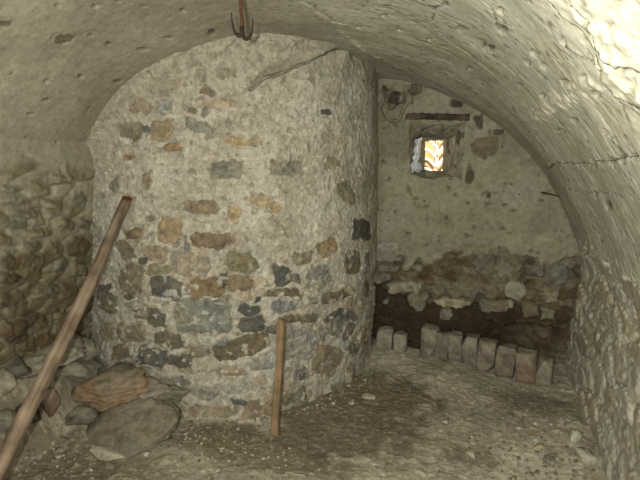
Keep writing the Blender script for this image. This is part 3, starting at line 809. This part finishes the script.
for nm, loc, size, col, lab, rz, tl, stn, sd in R_:
    if loc[2] is None:
        loc = (loc[0], loc[1], fz(loc[0], loc[1]) + .30 * size[2])
    rock(nm, loc, size, col, lab, sd, rz, tl, stain=stn, cat='boulder' if nm == 'boulder' else 'stone', sub=5 if nm == 'boulder' else 4)

F_ = [
    ((-.514, 2.76), (.090, .060, .030), (164, 148, 112), 'largest loose flat tan stone on the dark damp patch, right of the drum'),
    ((-.595, 2.66), (.060, .036, .026), (158, 144, 112), 'small tan stone on the damp patch, nearer the drum than the flat one'),
    ((.09, 2.36), (.055, .040, .030), (176, 166, 138), 'small whitish stone lying alone on dusty floor by the dark smudge'),
    ((.42, 2.50), (.070, .050, .030), (160, 142, 100), 'yellowish stone among crumbs on the right of the floor'),
    ((.46, 2.40), (.080, .055, .034), (140, 130, 106), 'grey stone just in front of the yellowish one on the right'),
    ((.60, 2.60), (.060, .070, .060), (180, 170, 140), 'chalky lump at the foot of the right wall'),
    ((.62, 2.43), (.070, .110, .070), (176, 166, 136), 'pale longer lump at the right wall foot, nearer than the chalky one'),
    ((.20, 2.08), (.080, .050, .030), (154, 140, 108), 'tan flat stone at the bottom edge of the picture, on dust'),
    ((-.05, 2.62), (.040, .030, .022), (150, 138, 110), 'tiny tan stone out in the middle of the dusty floor'),
    ((.30, 2.78), (.060, .036, .022), (136, 124, 98), 'thin grey-brown chip near the back right hollow of the floor'),
    ((-.83, 2.52), (.034, .030, .026), (116, 108, 94), 'dark pebble against the base of the drum, right of the stake'),
    ((-1.46, 1.86), (.035, .030, .022), (190, 180, 156), 'white pebble in front of the sloping grey slab, right of its flake'),
    ((-1.86, 1.72), (.030, .028, .020), (192, 184, 160), 'white pebble in brown soil below the flat tan stone'),
    ((-2.06, 1.66), (.036, .030, .024), (184, 174, 148), 'white pebble in brown soil beside the leaning pole'),
]
for i, ((x, y), sz, col, lab) in enumerate(F_):
    rock('loose_stone' if max(sz) > .045 else 'pebble', (x, y, fz(x, y) + sz[2] * .38), sz, col, lab, 40 + i, i * 1.3, (.06, .05), 'stone', 'loose stones on the floor', sub=3, planes=11)


def build_gravel():
    """crumbs of stone and mortar strewn over the earth floor"""
    rng = random.Random(77)
    bm = bmesh.new()
    bmesh.ops.create_icosphere(bm, subdivisions=1, radius=1)
    bv = np.array([p.co[:] for p in bm.verts])
    bf = np.array([[q.index for q in t.verts] for t in bm.faces])
    bm.free()
    V, F, C = [], [], []
    n = 0
    spots = []
    for _ in range(900):
        spots.append((rng.uniform(-1.8, .66), rng.uniform(1.75, 3.35), rng.uniform(.003, .006)))
    for _ in range(260):
        spots.append((rng.gauss(-1.85, .25), rng.gauss(1.68, .08), rng.uniform(.003, .010)))
    for _ in range(420):
        spots.append((rng.gauss(-1.2, .3), rng.gauss(2.08, .1), rng.uniform(.003, .010)))
    for _ in range(260):
        spots.append((rng.gauss(.35, .22), rng.gauss(2.4, .22), rng.uniform(.004, .013)))
    for _ in range(160):
        a = rng.uniform(-.3, 1.45)
        rr = 1.08 + abs(rng.gauss(0, .05))
        spots.append((DCX + rr * math.sin(a), DCY - rr * math.cos(a), rng.uniform(.004, .012)))
    for x, y, s in spots:
        if math.hypot(x - DCX, y - DCY) < 1.06 or x > .66 or x < -2.2 or y > 3.26 or y < 1.3:
            continue
        v = bv * np.array([rng.uniform(.7, 1.4), rng.uniform(.7, 1.4), rng.uniform(.5, .9)]) * s
        v *= np.array([[rng.uniform(.75, 1.15)] for _ in range(len(bv))])
        a = rng.uniform(0, 6.3)
        ca, sa = math.cos(a), math.sin(a)
        v = np.stack([v[:, 0] * ca - v[:, 1] * sa, v[:, 0] * sa + v[:, 1] * ca, v[:, 2]], -1)
        V.append(v + np.array([x, y, fz(x, y) + s * .25]))
        F.append(bf + n)
        n += len(bv)
        base = lin(rng.choice([(130, 118, 92), (140, 128, 102), (168, 156, 130), (120, 106, 82), (112, 98, 74), (124, 110, 80)])) * K * 1.15
        C.append(np.repeat(base[None, :] * rng.uniform(.8, 1.1), len(bv), 0))
    o = mesh_from('gravel', np.concatenate(V), np.concatenate(F), M_STONE, np.concatenate(C), smooth=False)
    tag(o, 'crumbs of stone and mortar strewn across the earth floor', 'gravel', kind='stuff')


build_gravel()


# ------------------------------------------------------------------ curb of upright bricks and stones along the far wall
cb = empty('brick_curb', (.0, 3.40, 0))
tag(cb, 'low curb of upright bricks and stones along the foot of the far wall', 'curb')
BR = [(429, 446, 332, 354, (124, 114, 92)), (447, 458, 341, 359, (116, 106, 84)), (459, 471, 338, 361, (130, 120, 96)), (472, 487, 338, 365, (126, 116, 94)),
      (487, 504, 343, 371, (121, 106, 84)), (505, 523, 344, 377, (120, 102, 80)), (524, 543, 348, 381, (123, 100, 77)), (544, 557, 356, 380, (132, 120, 96)),
      (385, 402, 336, 347, (138, 128, 104)), (403, 415, 338, 349, (132, 122, 98))]
BRICKS = [
    (-.208, .125, .215), (-.112, .098, .185), (-.022, .100, .20), (.074, .112, .205), (.183, .122, .195), (.303, .128, .195), (.428, .132, .185), (.538, .105, .155), (-.535, .125, .16), (-.420, .100, .14)]
for i, ((xc, w, hh), b) in enumerate(zip(BRICKS, BR)):
    yb = 3.475 - .20 * float(ss(-.25, .6, np.array(xc))) if i < 8 else 3.47
    o = rock('upright_brick', (xc, yb - 3.40 + .0, hh / 2 - .01), (w, .12, hh + .03), b[4], None, 70 + i, -.20 if i < 8 else 0, (.05 * (-1) ** i, .03 * (-1) ** (i // 2)), planes=3, rough=.03, parent=cb, blocky=.62)
    o.location = (xc, yb - 3.40, hh / 2 - .005)
    if i in (4, 5, 6):
        o['label'] = 'reddish brick in the curb'


# ------------------------------------------------------------------ tubes
def tube(name, pts, radii, mat, parent=None, sides=14, cut=None, squash=None, caps=True, wob=0.0, seed=0, cap_mat=None):
    pts = [Vector(p) for p in pts]
    V, F = [], []
    rng = random.Random(seed)
    prev = None
    for i, p in enumerate(pts):
        t = (pts[min(i + 1, len(pts) - 1)] - pts[max(i - 1, 0)]).normalized()
        if prev is None:
            n = t.orthogonal().normalized()
        else:
            n = (prev - t * prev.dot(t)).normalized()
        prev = n
        b = t.cross(n)
        r = radii[i] if isinstance(radii, (list, tuple)) else radii
        for k in range(sides):
            a = 2 * math.pi * k / sides
            w = 1 + wob * (math.sin(a * 2 + i * .35 + seed) * .6 + math.sin(a * 3 - i * .21) * .4) + rng.uniform(-wob, wob) * .25
            o_ = (n * math.cos(a) + b * math.sin(a)) * r * w
            V.append(p + o_ - (t * o_.dot(cut) if cut is not None and i == len(pts) - 1 else t * 0))
    for i in range(len(pts) - 1):
        for k in range(sides):
            F.append((i * sides + k, i * sides + (k + 1) % sides, (i + 1) * sides + (k + 1) % sides, (i + 1) * sides + k))
    if caps:
        F.append(tuple(reversed(range(sides))))
        F.append(tuple(range((len(pts) - 1) * sides, len(pts) * sides)))
    o = mesh_from(name, [tuple(v) for v in V], F, mat, None, parent)
    if cap_mat:
        o.data.materials.append(cap_mat)
        o.data.polygons[len(o.data.polygons) - 1].material_index = 1
        o.data.polygons[len(o.data.polygons) - 1].use_smooth = False
    return o


# long pole leaning on the drum
foot, head = Vector((-1.392, .545, -.01)), Vector((-1.695, 2.185, 1.258))
ax = (head - foot)
L = ax.length
rot = ax.to_track_quat('Z', 'Y')
pl = bpy.data.objects.new
pp, rr_ = [], []
rng = random.Random(4)
NPOL = 46
for i in range(NPOL):
    t = i / (NPOL - 1)
    pp.append((.007 * math.sin(t * 7) + .0015 * rng.uniform(-1, 1), .007 * math.sin(t * 5 + 1) + .0015 * rng.uniform(-1, 1), t * L))
    rr_.append(.0315 - .006 * t + .0022 * math.exp(-((t - .45) / .02) ** 2) + .002 * math.exp(-((t - .72) / .02) ** 2) - (.001 if i == NPOL - 1 else 0))
po = tube('wooden_pole', pp, rr_, M_POLE, wob=.06, seed=4, cap_mat=M_BREAK, cut=rot.inverted() @ Vector((.9, -1.25, .55)))
po.location = foot
po.rotation_mode = 'QUATERNION'
po.rotation_quaternion = rot
tag(po, 'long weathered round pole leaning diagonally against the left of the drum', 'pole')

# short squared stake standing in the earth
sb, st_ = Vector((-.926, 2.245, -.05)), Vector((-.915, 2.335, .622))


def stake():
    n = 26
    V, F = [], []
    rng = random.Random(9)
    axl = (st_ - sb).length
    for i in range(n):
        t = i / (n - 1)
        hw, hd = .0205 + .0015 * math.sin(t * 9) + rng.uniform(-.0006, .0006), .016
        if i == n - 1:
            hw, hd = hw - .004, hd - .004
        ox = .004 * math.sin(t * 6 + .5)
        c = .004
        for dx, dy in ((-hw + c, -hd), (hw - c, -hd), (hw, -hd + c), (hw, hd - c), (hw - c, hd), (-hw + c, hd), (-hw, hd - c), (-hw, -hd + c)):
            V.append((dx + ox, dy, t * axl + (.006 * dx / hw if i == n - 1 else 0)))
    for i in range(n - 1):
        for k in range(8):
            F.append((i * 8 + k, i * 8 + (k + 1) % 8, (i + 1) * 8 + (k + 1) % 8, (i + 1) * 8 + k))
    F.append(tuple(reversed(range(8))))
    F.append(tuple(range((n - 1) * 8, n * 8)))
    o = mesh_from('wooden_stake', V, F, M_STAKE, smooth=False)
    o.location = sb
    o.rotation_mode = 'QUATERNION'
    o.rotation_quaternion = (st_ - sb).to_track_quat('Z', 'Y')
    tag(o, 'short squared brown stake standing upright against the front of the drum', 'stake')


stake()

# iron hook hanging from the vault
hk = empty('iron_hook', (-.773, 1.665, 1.947))
tag(hk, 'rusty two-pronged iron hook hanging from the vault above the drum', 'hook')
ztop = 2.17
tube('shank', [(-.004 - .016 * t, .004 + .01 * t, -.006 + (ztop - 1.924) * t) for t in np.linspace(0, 1, 10)], [.0065 - .001 * t for t in np.linspace(0, 1, 10)], M_RUST, hk, 10)
cr_, sr_ = math.cos(math.radians(16.7)), math.sin(math.radians(16.7))
for sg, reach, lift, dep, dy in ((-1, .034, .046, .034, .0), (1, .040, .024, .042, -.006)):
    pts, rad = [], []
    for t in np.linspace(0, 1, 22):
        a = math.pi * t
        lx = sg * reach * .5 * (1 - math.cos(a))
        lz = -dep * math.sin(a) ** .8 + lift * t ** 2.5 if 0 < t < 1 else (0 if t == 0 else lift)
        pts.append((lx * cr_ - .004, lx * sr_ + dy * t, lz - .004))
        rad.append(.0078 * (1 - .85 * max(0, t - .35) / .65))
    tube('prong', pts, rad, M_IRON, hk, 10)['label'] = 'dark iron prong'

# iron spike in the far wall, by the vault
sp = tube('iron_spike', [(0.44, 3.53, 1.205), (0.46, 3.45, 1.209), (0.552, 3.36, 1.195)], [.006, .006, .004], M_RUST, sides=10)
tag(sp, 'thin rusty iron spike jutting from the far wall beside the vault', 'spike')

# ------------------------------------------------------------------ window: lintel, packed rubble, plastic, outside
def bar(name, p0, p1, w, d, mat, parent=None, seed=0, rough=.0, n=24, up=(0, 0, 1)):
    """a hewn bar from p0 to p1 with worn edges"""
    p0, p1 = Vector(p0), Vector(p1)
    t = (p1 - p0).normalized()
    s = t.cross(Vector(up)).normalized()
    u = s.cross(t)
    rng = random.Random(seed)
    V, F = [], []
    for i in range(n):
        c = p0.lerp(p1, i / (n - 1))
        for a, b in ((-1, -.8), (-.8, -1), (.8, -1), (1, -.8), (1, .8), (.8, 1), (-.8, 1), (-1, .8)):
            j = rng.uniform(-rough, rough)
            V.append(tuple(c + s * (a * d / 2 + j) + u * (b * w / 2 + j)))
    for i in range(n - 1):
        for k in range(8):
            F.append((i * 8 + k, i * 8 + (k + 1) % 8, (i + 1) * 8 + (k + 1) % 8, (i + 1) * 8 + k))
    F.append(tuple(reversed(range(8))))
    F.append(tuple(range((n - 1) * 8, n * 8)))
    return mesh_from(name, V, F, mat, None, parent, smooth=False)


li = bar('window_lintel', (-.440, 3.50, 1.690), (-.030, 3.50, 1.680), .042, .10, M_LINTEL, seed=3, rough=.004)
tag(li, 'dark old wooden lintel set in the wall over the small window', 'lintel')
rk = rock('lintel_stone', (-.225, 3.60, 1.598), (.30, .22, .105), (122, 110, 84), 'rough pale stone under the wooden lintel, closing the top of the window niche', 95, 0, (-.25, 0), 'stone', planes=8, sub=5, rough=.14)


def plastic():
    u = np.linspace(0, 1, 40)
    v = np.linspace(0, 1, 60)
    U, V = np.meshgrid(u, v, indexing='ij')
    wid = .022 + .06 * ss(.45, .05, V)
    fold = fbm(U * 5, V * 6, U * 0, 3, 401)
    X = -.392 + .03 * V + (U - .35) * wid * .8 + .012 * fold
    Y = 3.53 + .20 * U * (1 - .3 * V) + .015 * fbm(U * 6, V * 9, U * 0 + 4, 3, 402)
    Z = 1.302 + .235 * V + .012 * fbm(U * 5, V * 3, U * 0 + 9, 3, 403)
    m, nt, b = mat_new('crumpled_plastic')
    N, Lk = nt.nodes, nt.links
    b.inputs['Roughness'].default_value = .22
    b.inputs['Specular IOR Level'].default_value = .6
    nz = N.new('ShaderNodeTexNoise')
    nz.inputs['Scale'].default_value = 30
    cr = N.new('ShaderNodeValToRGB')
    cr.color_ramp.elements[0].color = (.55, .57, .58, 1)
    cr.color_ramp.elements[1].color = (.92, .93, .94, 1)
    Lk.new(nz.outputs['Fac'], cr.inputs['Fac'])
    Lk.new(cr.outputs['Color'], b.inputs['Base Color'])
    o = grid_obj('plastic_scrap', np.stack([X, Y, Z], -1), np.ones(X.shape + (3,)), m)
    md = o.modifiers.new('thickness', 'SOLIDIFY')
    md.thickness = .0015
    tag(o, 'crumpled whitish plastic scrap stuffed in the left side of the window niche', 'plastic scrap')


plastic()

# what the opening looks out on: an orange board fence with pale laths nailed on and cut branches stacked before it
fn = empty('lath_fence', (-.35, 4.75, 1.2))
tag(fn, 'sunlit wooden fence with pale laths seen outside through the small window', 'fence')
for i in range(9):
    x = -.95 + i * .15
    bar('board', (x, 0.02, -.75), (x, .02, .95), .145, .02, M_FENCE, fn, seed=i, rough=.002, up=(1, 0, 0))
for x in (-.115, .045):
    bar('upright_lath', (x, -.03, -.75), (x, -.03, .95), .028, .02, M_LATH, fn, seed=30, rough=.002, up=(1, 0, 0))
for k in range(5):
    z0 = -.05 + k * .11
    bar('slanted_lath', (.05, -.055, z0 + .02), (.30, -.055, z0 + .02 + .30), .026, .018, M_LATH, fn, seed=50 + k, rough=.002)
for k in range(6):
    z0 = -.15 + k * .085
    pts = [(-.10 + .14 * t, -.07 - .01 * k % 2, z0 + .06 * math.sin(math.pi * (.1 + .8 * t)) - .05 * t) for t in np.linspace(0, 1, 10)]
    br = tube('cut_branch', pts, .013, M_LATH, fn, 8, wob=.05, seed=k)
og = mesh_from('ground', [(-4, 3.9, .9), (4, 3.9, .9), (4, 9, .9), (-4, 9, .9)], [(0, 1, 2, 3)], M_EARTH, np.tile(lin((150, 136, 104)) * K, (4, 1)))
tag(og, kind='structure')
